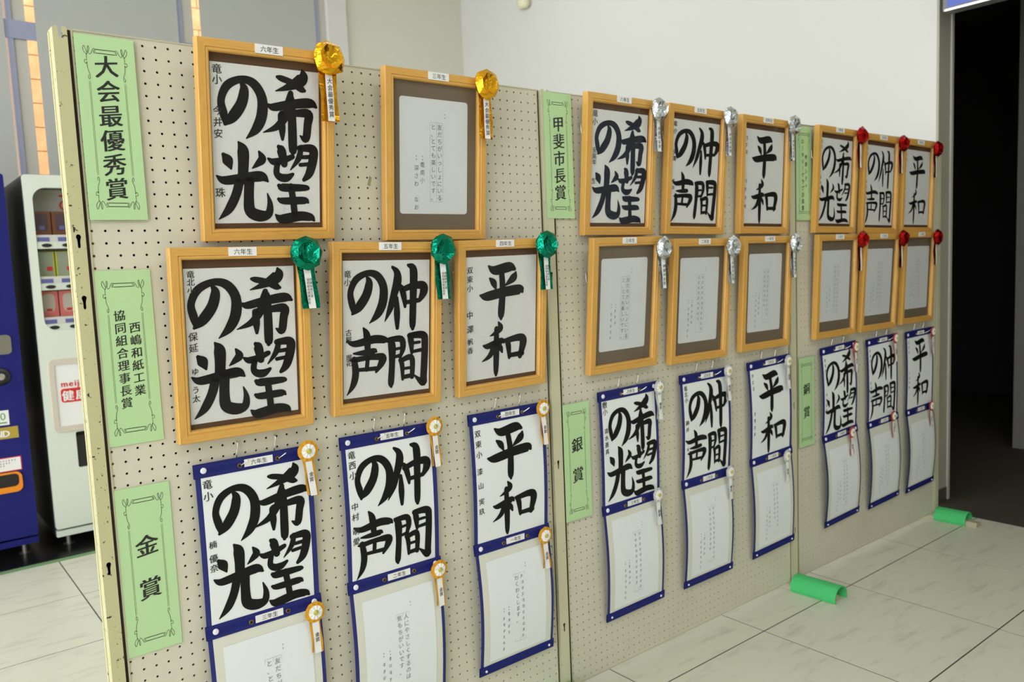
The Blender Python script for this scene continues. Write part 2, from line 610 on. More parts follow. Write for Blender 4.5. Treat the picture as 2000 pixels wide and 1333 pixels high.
# lit sign above the dark opening
e = empty('hanging_sign', (WX - 0.05, -0.37, 2.50))
box('case', -0.028, 0.05, -0.9, 0.42, -0.025, 0.34, M['sign_frame'], e)
box('light_strip', -0.034, -0.028, -0.9, 0.41, -0.0248, -0.0175, M['sign_white'], e)
box('blue_panel', -0.032, -0.028, 0.255, 0.40, -0.008, 0.33, M['sign_blue'], e)
box('white_panel', -0.032, -0.028, -0.88, 0.255, -0.008, 0.33, M['sign_white'], e)
tag(e, 'lit blue and white sign above the dark doorway', 'sign')

# ------------------------------------------------------------------ pegboard panels
PZ0, PZ1 = 0.0375, 1.8375
def pegboard_mesh():
    nx, nz, p, r, d = 48, 72, 0.025, 0.0028, 0.004
    V, F = [], []
    for j in range(nz + 1):
        for i in range(nx + 1):
            V.append((i * p, 0, j * p))
    c = lambda i, j: j * (nx + 1) + i
    ang = [math.radians(22.5 + 45 * k) for k in range(8)]
    for j in range(nz):
        for i in range(nx):
            b = len(V)
            cx, cz = (i + .5) * p, (j + .5) * p
            for yy in (0, d):
                for a in ang:
                    V.append((cx + r * math.cos(a), yy, cz + r * math.sin(a)))
            q = [c(i + 1, j + 1), c(i, j + 1), c(i, j), c(i + 1, j)]     # NE NW SW SE
            o = lambda k: b + k % 8
            F += [(q[3], q[0], o(0), o(7)), (q[0], o(1), o(0)), (q[0], q[1], o(2), o(1)), (q[1], o(3), o(2)),
                  (q[1], q[2], o(4), o(3)), (q[2], o(5), o(4)), (q[2], q[3], o(6), o(5)), (q[3], o(7), o(6))]
            for k in range(8):
                F.append((o(k), o(k + 1), b + 8 + (k + 1) % 8, b + 8 + k))
    return mesh('pegboard', V, F)

peg_me = pegboard_mesh()
PANX = [-0.0125, 1.2322, 2.4815]
for k, x in enumerate(PANX):
    e = empty('display_board', (x, 0, PZ0))
    link('pegboard', peg_me, M['peg'], e)
    box('hollow_shade_sheet', 0.03, 1.17, 0.016, 0.018, 0.02, 1.78, M['cavity'], e)  # dark sheet painting the shade of the hollow interior behind the holes
    box('back_sheet', 0.0, 1.2, 0.026, 0.030, 0, 1.8, M['peg_edge'], e)
    for a, b in ((0.0, 0.018), (1.188, 1.2)):
        box('batten', a, b, 0.0045, 0.026, 0.0, 1.8, M['batten'], e)
    for a, b in ((0.0060, 0.0096), (1.1912, 1.1950)):
        box('edge_strip', a, b, -0.0022, 0.004, 0, 1.8, M['peg_edge'], e)
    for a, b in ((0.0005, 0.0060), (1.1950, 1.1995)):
        box('gap_shade', a, b, -0.0006, 0.003, 0, 1.8, M['gap_shade'], e)  # dark strip painting the shaded, rusty gap beside the post
    box('edge_strip', 0.0, 1.2, -0.0015, 0.031, 1.8, 1.803, M['peg_edge'], e)
    box('edge_strip', 0.0, 1.2, -0.0015, 0.031, -0.004, 0.0, M['peg_edge'], e)
    tag(e, ['cream pegboard display board at the end near the vending machines', 'cream pegboard display board in the middle of the row',
            'cream pegboard display board beside the dark doorway'][k], 'display board', 'pegboard display boards')

def keyhole(cx, cz):
    pts = []
    for k in range(9):
        a = math.radians(-45 + 270 * k / 8)
        pts.append((cx + 0.0048 * math.cos(a), cz + 0.006 + 0.0055 * math.sin(a)))
    pts += [(cx - 0.0026, cz - 0.004), (cx - 0.0026, cz - 0.014), (cx, cz - 0.0165), (cx + 0.0026, cz - 0.014), (cx + 0.0026, cz - 0.004)]
    return pts

POSTS = [(-0.0259, 0.0256), (1.2100, 0.036), (2.4565, 0.036), (3.6980, 0.030)]
KEYS = [1.432, 1.311, 0.764, 0.747 - 0.03, 0.242]
plabel = ['chipped cream steel post at the free end near the vending machines', 'cream steel post joining the end panel and the middle panel',
          'cream steel post joining the middle panel and the doorway panel', 'cream steel post at the row end beside the dark doorway']
for k, (cx, w) in enumerate(POSTS):
    e = empty('display_post', (cx, 0, 0))
    h = w / 2
    top = 1.842
    outline = [(-h, 0.03), (h, 0.03), (h, top - 0.004), (h - 0.003, top), (0.0045, top), (0.0035, top - 0.005), (0.003, top - 0.02),
               (0, top - 0.0225), (-0.003, top - 0.02), (-0.0035, top - 0.005), (-0.0045, top), (-h + 0.003, top), (-h, top - 0.004)]
    pm = M['post'] if k == 0 else M['post_clean']
    keys = [1.432, 1.311, 0.764] if k == 0 else [0.747, 0.24, 1.31]
    plate('front_face', outline, [keyhole(0, z) for z in keys], -0.0065, -0.0045, pm, e)
    boxes('channel', [(-h, -h + 0.0016, -0.0044, 0.034, 0.03, top - 0.002), (h - 0.0016, h, -0.0044, 0.034, 0.03, top - 0.002),
                      (-h - 0.0016, -h, 0.024, 0.034, 0.03, top - 0.006),
                      (-h + 0.0016, h - 0.0016, 0.030, 0.034, 0.03, top - 0.03)], pm, e)
    box('hollow_shade', -h + 0.0016, h - 0.0016, 0.012, 0.0135, 0.03, top - 0.03, M['black'], e)  # black sheet standing in for the shade inside the hollow post
    V, F = [], []
    fx = -0.004 if k == 2 else 0.0
    prof = [(-0.024, 0.0), (0.024, 0.0), (0.024, 0.008), (0.018, 0.022), (-0.018, 0.022), (-0.024, 0.008)]
    ys = (-0.196 if k != 3 else -0.215, 0.196)
    for yy in ys:
        for a, b in prof:
            V.append((a + fx, yy + 0.014, b))
    for q in range(6):
        F.append((q, (q + 1) % 6, 6 + (q + 1) % 6, 6 + q))
    F += [tuple(range(6)), tuple(reversed(range(6, 12)))]
    obj('foot', V, F, M['foot'], e)
    box('foot_socket', -h, h, -0.0075, 0.036, 0.018, 0.034, pm, e)
    tag(e, plabel[k], 'post', 'display posts')

# green foam covers laid over the feet
def foot_cover(x, y0, y1, w, hgt, tilt, label):
    e = empty('foot_cover', (x, y0, 0.0), (0, 0, tilt))
    n = 14
    V, F = [], []
    L = y1 - y0
    segs = 6
    for s in range(segs + 1):
        yy = L * s / segs
        for lay, tk in ((0, 0.0), (1, 0.004)):
            for k in range(n + 1):
                a = math.pi * (1.12 - 1.24 * k / n)
                ww, hh = w / 2 - tk, hgt / 1.36 - tk
                z = 0.36 * hgt / 1.36 + hh * math.sin(a)
                if k == 5:
                    z += 0.0015
                V.append((ww * math.cos(a), yy, max(0.0005 + tk * 0.2, z)))
    m = 2 * (n + 1)
    for s in range(segs):
        for k in range(n):
            a = s * m + k
            F.append((a, a + 1, a + m + 1, a + m))
            a += n + 1
            F.append((a, a + m, a + m + 1, a + 1))
        for k in (0, n):
            a = s * m + k
            F.append((a, a + m, a + m + n + 1, a + n + 1))
    for s in (0, segs):
        for k in range(n):
            a = s * m + k
            F.append((a, a + n + 1, a + n + 2, a + 1))
    obj('sheet', V, F, M['green_roll'], e)
    tag(e, label, 'cover', 'green covers over the panel feet')

foot_cover(2.468, -0.195, -0.008, 0.098, 0.060, 0.05, 'green foam cover over the foot between the middle and doorway panels')
foot_cover(3.712, -0.150, -0.008, 0.098, 0.058, 0.06, 'green foam cover over the foot beside the dark doorway')
foot_cover(1.210, -0.19, -0.012, 0.088, 0.066, 0.03, 'green foam cover over the foot of the first joining post')

# ------------------------------------------------------------------ brush calligraphy (mm on a 243 x 334 sheet)
BRUSH = {
    '希': [[[207,331,2.4],[209,319,9.6],[199,307,11.2],[168,292,5.5],[142,283,0.8]],[[149,310,3.1],[158,308,5.5],[180,302,5.9],[204,290,6.4],[212,287,3.2]],[[124,255,2.3],[137,250,7.0],[175,258,7.9],[222,264,8.9],[238,257,2.9]],[[177,281,5.5],[172,261,7.9],[163,234,7.9],[142,210,6.3],[109,196,0.8]],[[152,233,5.5],[154,207,7.1],[154,183,3.2]],[[155,235,5.5],[187,238,6.4],[218,238,8.9],[216,216,8.1],[210,185,7.3],[197,191,1.6]],[[179,269,7.1],[180,242,8.0],[179,167,8.5],[178,153,4.0]]],
    '望': [[[145,164,4.0],[151,156,8.8],[157,128,6.8]],[[119,136,2.4],[131,130,6.3],[153,133,6.4],[178,142,4.8]],[[143,129,5.6],[139,108,6.0],[148,98,7.2],[164,97,7.3],[179,105,3.2]],[[202,165,4.9],[195,141,5.7],[174,116,1.2]],[[198,162,5.7],[229,162,8.2],[233,147,9.1],[222,111,8.3],[207,95,4.1]],[[202,143,3.7],[223,144,4.1]],[[196,125,3.7],[216,127,3.7]],[[144,81,4.0],[156,77,7.7],[210,77,5.8],[216,74,2.1]],[[142,52,3.2],[155,48,6.5],[205,49,7.0],[216,45,2.5]],[[132,18,2.0],[148,9,8.9],[192,15,9.1],[219,12,7.5],[228,5,2.5]],[[174,79,6.5],[178,48,6.5],[181,17,6.6]]],
    'の': [[[59,299,3.0],[66,284,8.3],[58,254,9.8],[36,225,9.4],[17,209,3.0]],[[18,209,3.0],[15,230,7.4],[10,260,6.6],[26,291,7.4],[60,306,6.4],[90,299,8.4],[109,271,9.2],[108,233,10.1],[93,203,8.5],[68,181,1.1]]],
    '光': [[[55,176,2.3],[64,160,10.3],[65,131,10.0],[63,97,9.3]],[[20,148,3.8],[29,136,9.8],[36,119,2.3]],[[100,157,2.3],[107,142,7.8],[97,131,5.5],[85,121,1.2]],[[7,105,1.9],[24,96,7.6],[66,102,8.5],[104,106,9.4],[119,96,2.4]],[[56,97,8.5],[47,63,8.5],[31,32,7.7],[9,10,0.8]],[[76,103,9.3],[74,60,9.4],[77,30,10.6],[98,19,10.7],[118,23,8.0],[122,44,5.6],[116,68,1.2]]],
    '仲': [[[134,315,3.3],[147,302,7.5],[148,280,10.0],[136,245,8.3],[125,214,7.0],[108,182,0.8]],[[146,241,4.2],[146,202,7.5],[146,166,4.1]],[[155,272,3.3],[163,260,7.1],[169,236,6.3],[171,217,3.4]],[[160,258,5.9],[196,268,7.2],[226,267,9.5],[227,250,9.5],[214,230,4.3]],[[169,227,4.6],[210,231,5.1]],[[183,318,3.4],[199,305,9.4],[197,239,8.5],[194,175,8.0],[194,159,4.2]]],
    '間': [[[124,139,3.3],[134,124,9.1],[134,78,7.4],[130,28,7.4],[130,16,3.3]],[[128,137,5.8],[161,137,7.1],[166,114,6.7],[157,89,3.3]],[[139,113,3.3],[158,115,3.3]],[[139,90,3.3],[161,94,4.2]],[[181,145,3.4],[188,132,7.6],[190,98,3.4]],[[184,144,6.3],[222,143,8.6],[228,121,8.6],[223,38,8.5],[220,18,8.5],[196,39,1.7]],[[195,123,3.4],[215,124,3.4]],[[190,100,3.4],[217,103,4.3]],[[155,84,3.3],[162,71,5.8],[163,33,3.3]],[[161,81,5.4],[190,85,6.7],[190,35,5.5]],[[165,60,3.3],[187,61,3.4]],[[165,37,4.6],[190,39,5.1]]],
    '声': [[[49,172,2.4],[58,153,8.0],[60,111,6.4]],[[4,141,1.9],[25,132,6.7],[77,140,8.8],[107,136,7.3],[115,130,2.0]],[[24,109,2.0],[48,109,5.5],[79,111,6.4],[86,109,2.4]],[[14,91,1.9],[29,91,5.5],[64,94,5.6],[102,92,8.1],[100,77,8.1],[85,55,3.2]],[[33,64,3.9],[91,63,4.8]],[[25,93,6.3],[29,57,7.8],[22,27,6.6],[5,2,0.8]],[[61,94,4.8],[58,65,4.8]]],
    '平': [[[77,311,2.8],[98,299,10.4],[148,306,11.5],[167,300,4.8]],[[82,277,3.3],[95,265,8.5],[103,248,2.8]],[[170,287,3.4],[162,273,9.7],[132,252,1.4]],[[48,233,2.8],[71,229,10.3],[127,237,11.5],[184,241,11.7],[195,235,4.4]],[[119,300,7.6],[125,245,8.6],[122,180,9.6],[122,163,3.8]]],
    '和': [[[108,160,2.4],[115,144,8.6],[100,131,5.7],[78,122,0.9]],[[54,97,2.3],[71,94,7.1],[116,104,8.2],[126,99,2.9]],[[100,139,6.7],[101,75,8.6],[101,19,7.2],[101,4,3.8]],[[97,97,8.6],[81,66,6.7],[53,50,0.9]],[[103,96,4.8],[116,82,6.7],[122,69,2.9]],[[132,107,2.9],[144,92,7.8],[149,52,4.4]],[[137,104,6.3],[184,109,8.9],[199,96,10.9],[188,53,6.9]],[[151,57,5.4],[195,58,6.4]]],
}

SW, SH = 0.243, 0.334

def brush_data(ch, weight, rnd, y, squeeze=(1, 1), shift=(0, 0)):
    V, F = [], []
    st = BRUSH[ch]
    xs = [p[0] for s in st for p in s]
    zs = [p[1] for s in st for p in s]
    cx, cz = (min(xs) + max(xs)) / 2, (min(zs) + max(zs)) / 2
    sx, sz = squeeze[0] * rnd.uniform(.95, 1.05), squeeze[1] * rnd.uniform(.95, 1.04)
    sh, ox, oz = rnd.uniform(-.03, .03), shift[0] + rnd.uniform(-3, 3), shift[1] + rnd.uniform(-3, 3)
    for n_, s in enumerate(st):
        jx, jz = rnd.uniform(-1.5, 1.5), rnd.uniform(-1.5, 1.5)
        pts = []
        for x, z, w in s:
            dx, dz = (x - cx) * sx + jx, (z - cz) * sz + jz
            pts.append(((cx + dx + sh * dz + ox) / 1000, (cz + dz + oz) / 1000, max(w * weight, .5) / 1000))
        v, f = ribbon_data([(a, b, max(c, .0004)) for a, b, c in catmull(pts, 6)], y - 0.00002 * n_, len(V))
        V += v
        F += f
    return V, F

WORKS = {'A': '希望の光', 'B': '仲間の声', 'C': '平和'}
WNAME = {'A': "'light of hope'", 'B': "'voices of friends'", 'C': "'peace'"}

def grid(x0, x1, z0, z1, y, nx, nz):
    V = [(x0 + (x1 - x0) * i / nx, y, z0 + (z1 - z0) * j / nz) for j in range(nz + 1) for i in range(nx + 1)]
    F = [(j * (nx + 1) + i, j * (nx + 1) + i + 1, (j + 1) * (nx + 1) + i + 1, (j + 1) * (nx + 1) + i) for j in range(nz) for i in range(nx)]
    return V, F

def put(name, VF, m, parent, org=(0, 0, 0), bend=None, smooth=False):
    V, F = VF
    V = [(a + org[0], b + org[1], c + org[2]) for a, b, c in V]
    if bend:
        V = [(a, b + bend(a, c), c) for a, b, c in V]
    return obj(name, V, F, m, parent, smooth)

def calligraphy(kind, parent, org, seed, weight, names, paper, ink='ink', bend=None):
    """sheet with lower left corner at org; names = list of (text or count, z start mm, pitch mm, size mm)"""
    rnd = random.Random(seed)
    sh = put('calligraphy_sheet', grid(0, SW, 0, SH, 0, 8, 12), M[paper], parent, org, bend, True)
    for ch in WORKS[kind]:
        top = sh if bend is None else sh
        sq, sf = (1, 1), ((3, 0) if ch in '光声' else (0, 0))
        if ch == 'の' and seed != 42:
            sq, sf = ((.93, .95), (7, -3)) if bend is None else ((.88, .93), (9, -5))
        put('brush_character', brush_data(ch, weight, rnd, -0.0006, sq, sf), M[ink], top, org, bend)
    for tx, z0, pitch, size in names:
        if isinstance(tx, str):
            vf = text_data(column(tx, 0.0135 + rnd.uniform(-.001, .001), z0 / 1000, pitch / 1000, size / 1000), -0.0008, 0.10, 0.014)
        else:
            vf = scribble_data([(0.0135, (z0 - pitch * k) / 1000, size / 1000) for k in range(tx)], -0.0008, rnd, 0.0007)
        put('name_writing', vf, M['ink_name'], sh, org, bend)
    return sh

def box_lines(x0, x1, z0, z1, w, y, off):
    V, F = [], []
    for p in ([(x0, z0), (x1, z0)], [(x1, z0), (x1, z1)], [(x1, z1), (x0, z1)], [(x0, z1), (x0, z0)], [((x0 + x1) / 2, z0), ((x0 + x1) / 2, z1)]):
        a, b = ribbon_data([(q[0], q[1], w) for q in p], y, off + len(V))
        V += a
        F += b
    return V, F

def pencil_sheet(parent, org, w, h, cols, school, seed, round_r=0.008, bend=None, mt='card', wide=False):
    rnd = random.Random(seed)
    pts = rounded(0, w, 0, h, round_r, 4)
    if bend is None:
        V = [(a, 0, b) for a, b in pts]
        sh = put('pencil_sheet', (V, [tuple(range(len(V)))]), M[mt], parent, org)
    else:
        sh = put('pencil_sheet', grid(0, w, 0, h, 0, 6, 12), M[mt], parent, org, bend, True)
    V, F = [], []
    def add(vf):
        V.extend(vf[0])
        F.extend(vf[1])
    s = w / 0.205
    y = -0.0008
    bx0, bx1, bz1 = 0.089 * s, 0.128 * s, h * 0.80
    add(box_lines(bx0, bx1, bz1 - h * 0.69, bz1, 0.0002, y, len(V)))
    pitch = h * 0.69 / 11.2
    for k, tx in enumerate(cols):
        x = bx1 - 0.0098 * s - k * 0.0195 * s
        if isinstance(tx, str):
            add(text_data(column(tx, x, bz1 - pitch * .62, pitch, 0.0155), y, 0.06, 0.0, len(V)))
        else:
            add(scribble_data([(x, bz1 - pitch * (i + .6), 0.013) for i in range(tx)], y, rnd, 0.0004, len(V)))
    add(scribble_data([(0.134 * s, h * .875, 0.005), (0.134 * s, h * .845, 0.005)], y, rnd, 0.0003, len(V)))
    for k, tx in enumerate(school):
        x = (0.066 - 0.018 * k) * s
        add(scribble_data([(x, h * .50 - i * .008, 0.005) for i in range(3 - k)], y, rnd, 0.0003, len(V)))
        z0 = h * (.43 - .03 * k)
        if isinstance(tx, str):
            add(text_data(column(tx, x, z0, 0.0195, 0.0145), y, 0.06, 0.0, len(V)))
        else:
            add(scribble_data([(x, z0 - i * .0185, 0.012) for i in range(tx)], y, rnd, 0.0004, len(V)))
    put('pencil_writing', (V, F), M['pencil'], sh, org, bend)
    return sh

# ------------------------------------------------------------------ picture frames
FW, FH = 0.3048, 0.4161
RAIL = 0.0262
def rail_mesh(length, horizontal, prof):
    """mitred rail lying along +x from 0..length, inner side towards +z; prof = (inset, y)"""
    V, F = [], []
    for end in (0, 1):
        for ins, y in prof:
            x = ins if end == 0 else length - ins
            V.append((x, y, ins) if horizontal else (ins, y, x))
    n = len(prof)
    for k in range(n):
        q = (k, (k + 1) % n, n + (k + 1) % n, n + k)
        F.append(q if not horizontal else tuple(reversed(q)))
    F += [tuple(range(n)), tuple(reversed(range(n, 2 * n)))]
    me = mesh('rail', V, F)
    bm = bmesh.new()
    bm.from_mesh(me)
    bmesh.ops.recalc_face_normals(bm, faces=bm.faces)
    bm.to_mesh(me)
    bm.free()
    return me
FPROF = [(0.0, 0.022), (0.0, 0.0015), (0.0015, 0.0), (0.0165, 0.0), (0.0178, 0.0022), (0.0192, 0.0016), (0.0215, 0.0008), (0.0240, 0.0018), (0.0258, 0.0052), (0.0262, 0.008), (0.0262, 0.022)]
rail_h = rail_mesh(FW, True, FPROF)
rail_v = rail_mesh(FH, False, FPROF)
rail_h.materials.append(M['oak_h'])
rail_v.materials.append(M['oak'])
FRAMES = [(0.3618, 1.4251, 0.1416, -0.0092), (0.8046, 1.4188, 0.087, 0.0034), (0.2784, 0.9953, 0.062, 0.0068), (0.6358, 0.9998, 0.0784, 0.0181), (0.9988, 1.0007, 0.0895, -0.0099),
          (1.4765, 1.4231, 0.0764, 0.0073), (1.8409, 1.4222, 0.0633, 0.016), (2.2389, 1.42, 0.0416, 0.0121), (2.7264, 1.4185, 0.0434, 0.0125), (3.0832, 1.4113, 0.0332, 0.014), (3.4263, 1.4108, 0.0286, 0.012),
          (1.4819, 1.0008, 0.0896, -0.0039), (1.8526, 0.9915, 0.0659, 0.0057), (2.2386, 0.995, 0.0485, 0.0069), (2.7283, 0.9962, 0.0416, 0.0012), (3.0747, 0.9951, 0.0535, 0.0047), (3.4327, 0.999, 0.0393, 0.0042)]
T3 = ['友だちがいっしょにいる', 'と、とても楽しいです。']
T2 = ['人にやさしくするのは、', '気もちがいいです。']
T1 = [11, 'わくわくします。']
# kind, rosette colour, year, names / pencil text
FSPEC = [
    ('A', 'gold', '六', [('竜小', 320, 21, 21), ('今井安', 236, 23.5, 20), ('珠', 66, 20, 22)]),
    ('D', 'gold', '三', (T3, ['竜南小', '深さわ なお'])),
    ('A', 'green', '六', [('竜北小', 322, 16.5, 17), ('保延', 190, 24, 20), ('ゆ', 115, 20, 16), ('う太', 75, 19, 17)]),
    ('B', 'green', '五', [('竜小', 302, 19, 19), ('古屋', 162, 17, 17), ('瑠花', 101, 14, 16)]),
    ('C', 'green', '四', [('双東小', 300, 24, 20), ('中', 180, 20, 22), ('澤', 142, 20, 22), ('帆香', 108, 24, 19)]),
    ('A', 'silver', '六', [('竜小', 321, 24, 22), ('安尾年', 215, 18, 18), ('生', 125, 18, 18)]),
    ('B', 'silver', '五', [('竜小', 318, 22, 18), ('矢澤', 228, 21, 18), (2, 135, 22, 17)]),
    ('C', 'silver', '四', [(3, 300, 25, 19), (4, 150, 30, 19)]),
    ('A', 'red', '六', [(2, 318, 22, 17), (4, 180, 22, 16)]),
    ('B', 'red', '五', [(2, 318, 22, 17), (4, 180, 22, 16)]),
    ('C', 'red', '四', [(3, 310, 22, 17), (4, 160, 26, 16)]),
    ('D', 'silver', '三', (T3, [3, 5])),
    ('E', 'silver', '二', ([11, 9], [4, 6])),
    ('F', 'silver', '一', ([10, 8], [4, 6])),
    ('D', 'red', '三', ([11, 10], [3, 5])),
    ('E', 'red', '二', ([11, 9], [4, 6])),
    ('F', 'red', '一', ([10, 8], [4, 6])),
]
YEAR = {'六': 'sixth', '五': 'fifth', '四': 'fourth', '三': 'third', '二': 'second', '一': 'first'}
def frame_name(i):
    k, c, yr, _ = FSPEC[i]
    if k in WNAME:
        return 'oak frame of %s brush calligraphy with %s rosette' % (WNAME[k], c)
    return 'oak frame of %s-year pencil writing with %s rosette' % (YEAR[yr], c)

pane_me = None
for i, (fx, fz, lean, roll) in enumerate(FRAMES):
    k, c, yr, names = FSPEC[i]
    e = empty('picture_frame', (fx, -0.030, fz), (lean, roll, 0))
    tag(e, frame_name(i), 'picture frame', 'framed school calligraphy')
    o = link('frame_rail', rail_h, None, e)
    o.location = (-FW / 2, 0, 0)
    o = link('frame_rail', rail_h, None, e)
    o.location = (FW / 2, 0, FH)
    o.rotation_euler = (0, math.pi, 0)
    o = link('frame_rail', rail_v, None, e)
    o.location = (-FW / 2, 0, 0)
    o = link('frame_rail', rail_v, None, e)
    o.location = (FW / 2, 0, FH)
    o.rotation_euler = (0, math.pi, 0)
    iw, ih = FW / 2 - 0.0255, FH
    box('mat_board', -iw, iw, 0.0135, 0.019, 0.0255, FH - 0.0255, M['mat_brown' if k in WNAME else 'mat_grey'], e)
    rn = random.Random(100 + i)
    if k in WNAME:
        w8 = 1.2 if i < 6 else (1.08 if i < 8 else 0.85)
        s = calligraphy(k, e, (-SW / 2 - 0.001 + rn.uniform(-.001, .001), 0.0125, 0.0375), 40 + i, w8, names, 'hanshi', 'ink_blue' if i == 5 else 'ink')
    else:
        w = 0.205 if i < 14 else 0.222
        pencil_sheet(e, (-w / 2 - 0.004, 0.0125, 0.066), w, 0.286, names[0], names[1], 70 + i)
    if pane_me is None:
        o = sheet_xz('pane', -iw, iw, 0.0258, FH - 0.0258, 0.0098, M['pane'], e)
        pane_me = o.data
    else:
        link('pane', pane_me, None, e)
    tg = box('grade_tag', -0.031, 0.031, -0.0008, 0.0, FH - 0.0195, FH - 0.0005, M['tag'], e)
    text('grade_print', row_text(yr + '年生', 0.001, FH - 0.010, 0.0135), -0.0012, M['print'], tg, bold=0.002)

# ------------------------------------------------------------------ rosettes
def foil_flower(R, seed):
    rnd = random.Random(seed)
    V = [(0, -0.012, 0)]
    n = 8
    rings = [(0.36, -0.0135, 0, .06), (0.68, -0.021, .5, .05), (1.0, -0.009, 0, .04), (0.92, -0.001, .5, .02)]
    for q, (rr, yy, ph, jit) in enumerate(rings):
        for k in range(n):
            a = 2 * math.pi * (k + ph) / n + rnd.uniform(-.06, .06)
            r = R * rr * (1 + rnd.uniform(-jit, jit))
            V.append((r * math.cos(a), yy + rnd.uniform(-.003, .003) * (q < 3), r * math.sin(a)))
    V.append((0, 0, 0))
    F = []
    ix = lambda q, k: 1 + q * n + k % n
    for k in range(n):
        F.append((0, ix(0, k), ix(0, k + 1)))
        F.append((ix(0, k), ix(1, k), ix(0, k + 1)))
        F.append((ix(0, k + 1), ix(1, k), ix(1, k + 1)))
        F.append((ix(1, k), ix(2, k + 1), ix(1, k + 1)))
        F.append((ix(1, k), ix(2, k), ix(2, k + 1)))
        F.append((ix(2, k), ix(3, k), ix(2, k + 1)))
        F.append((ix(2, k + 1), ix(3, k), ix(3, k + 1)))
        F.append((ix(3, k), len(V) - 1, ix(3, k + 1)))
    return V, [tuple(reversed(f)) for f in F]

def tail_data(x0, x1, z0, z1, y, rnd, skew=0.0, wave=0.0024, n=9):
    V, F = [], []
    ph = rnd.uniform(0, 6)
    for j in range(n + 1):
        t = j / n
        z = z0 + (z1 - z0) * t
        sx = skew * t
        for x in (x0, (x0 + x1) / 2, x1):
            V.append((x + sx, y + wave * math.sin(ph + 7 * t + 90 * x), z))
    for j in range(n):
        for k in range(2):
            a = j * 3 + k
            F.append((a, a + 1, a + 4, a + 3))
    return V, F

ROS = [(0.4888, -0.0984, 1.8221), (0.9433, -0.0767, 1.814), (0.4196, -0.0668, 1.3935), (0.7851, -0.0733, 1.3932), (1.1278, -0.0778, 1.3996), (1.6168, -0.0725, 1.8077), (1.9841, -0.0673, 1.8132), (2.378, -0.0586, 1.8151),
       (2.8663, -0.0594, 1.8085), (3.2244, -0.0553, 1.7988), (3.5569, -0.0526, 1.7927), (1.6172, -0.0778, 1.3794), (1.9859, -0.0683, 1.3772), (2.3777, -0.0614, 1.3812), (2.8717, -0.0586, 1.3874), (3.2118, -0.0634, 1.3888), (3.5533, -0.0577, 1.3892)]
FOIL = {'gold': ('gold', 'gold_ribbon'), 'green': ('green_foil', 'green_foil'), 'silver': ('silver', 'silver'), 'red': ('red_foil', 'red_foil')}
for i, (x, y, z) in enumerate(ROS):
    k, c, yr, _ = FSPEC[i]
    rnd = random.Random(300 + i)
    e = empty('foil_rosette', (x, y, z))
    wd = {'gold': 0.021, 'green': 0.021, 'silver': 0.0155, 'red': 0.0135}[c]
    ln = {'gold': 0.137, 'green': 0.126, 'silver': 0.128, 'red': 0.128}[c]
    skew = {'gold': 0.001, 'green': 0.008, 'silver': 0.006, 'red': 0.003}[c] * rnd.uniform(.5, 1.3)
    obj('flower', *foil_flower(0.0395 if c in ('gold', 'green') else 0.037, 300 + i), M[FOIL[c][0]], e)
    obj('ribbon_tail', *tail_data(-wd, wd, -0.01, -ln, 0.006, rnd, skew), M[FOIL[c][1]], e, True)
    sw = {'gold': 0.0085, 'green': 0.0085, 'silver': 0.008, 'red': 0.0055}[c]
    st = obj('paper_strip', *tail_data(-sw, sw, -0.02, -ln + 0.0005, 0.0005, rnd, skew, 0.0006), M['tag'], e, True)
    it = []
    if c == 'gold':
        it = column('大会最優秀賞', 0.0005 + skew * .5, -0.049, 0.0145, 0.0135)
    elif c == 'green':
        it = column('西嶋和紙工業', 0.0045 + skew * .5, -0.060, 0.0075, 0.0068) + column('協同組合理事長賞', -0.0030 + skew * .5, -0.060, 0.0075, 0.0068)
    elif c == 'silver':
        it = column('甲斐市長賞', skew * .6, -0.058, 0.0135, 0.0115)
    if it:
        text('award_print', it, -0.0012, M['print'], st, 0.08, 0.004)
    fn = frame_name(i).split(' with ')[0].replace('oak frame of ', '')
    tag(e, '%s foil rosette with ribbon pinned on the framed %s' % (c, fn), 'rosette', 'foil rosettes on the frames')

def pleated(R, r, yc, yo, n, seed):
    rnd = random.Random(seed)
    V, F = [], []
    for k in range(2 * n):
        a = math.pi * k / n
        dy = 0.0014 if k % 2 else 0.0
        rr = R * (1 + rnd.uniform(-.02, .02))
        V.append((rr * math.cos(a), yo + dy, rr * math.sin(a)))
        V.append((r * math.cos(a), yc + dy, r * math.sin(a)))
    m = 4 * n
    for k in range(2 * n):
        a = 2 * k
        F.append((a, a + 1, (a + 3) % m, (a + 2) % m))
    V += [(p[0] * .97, p[1] + 0.0012, p[2] * .97) for p in V]
    for k in range(2 * n):
        a = 2 * k
        F.append((m + a, m + (a + 2) % m, m + (a + 3) % m, m + a + 1))
        F.append((a, (a + 2) % m, m + (a + 2) % m, m + a))
    return V, F

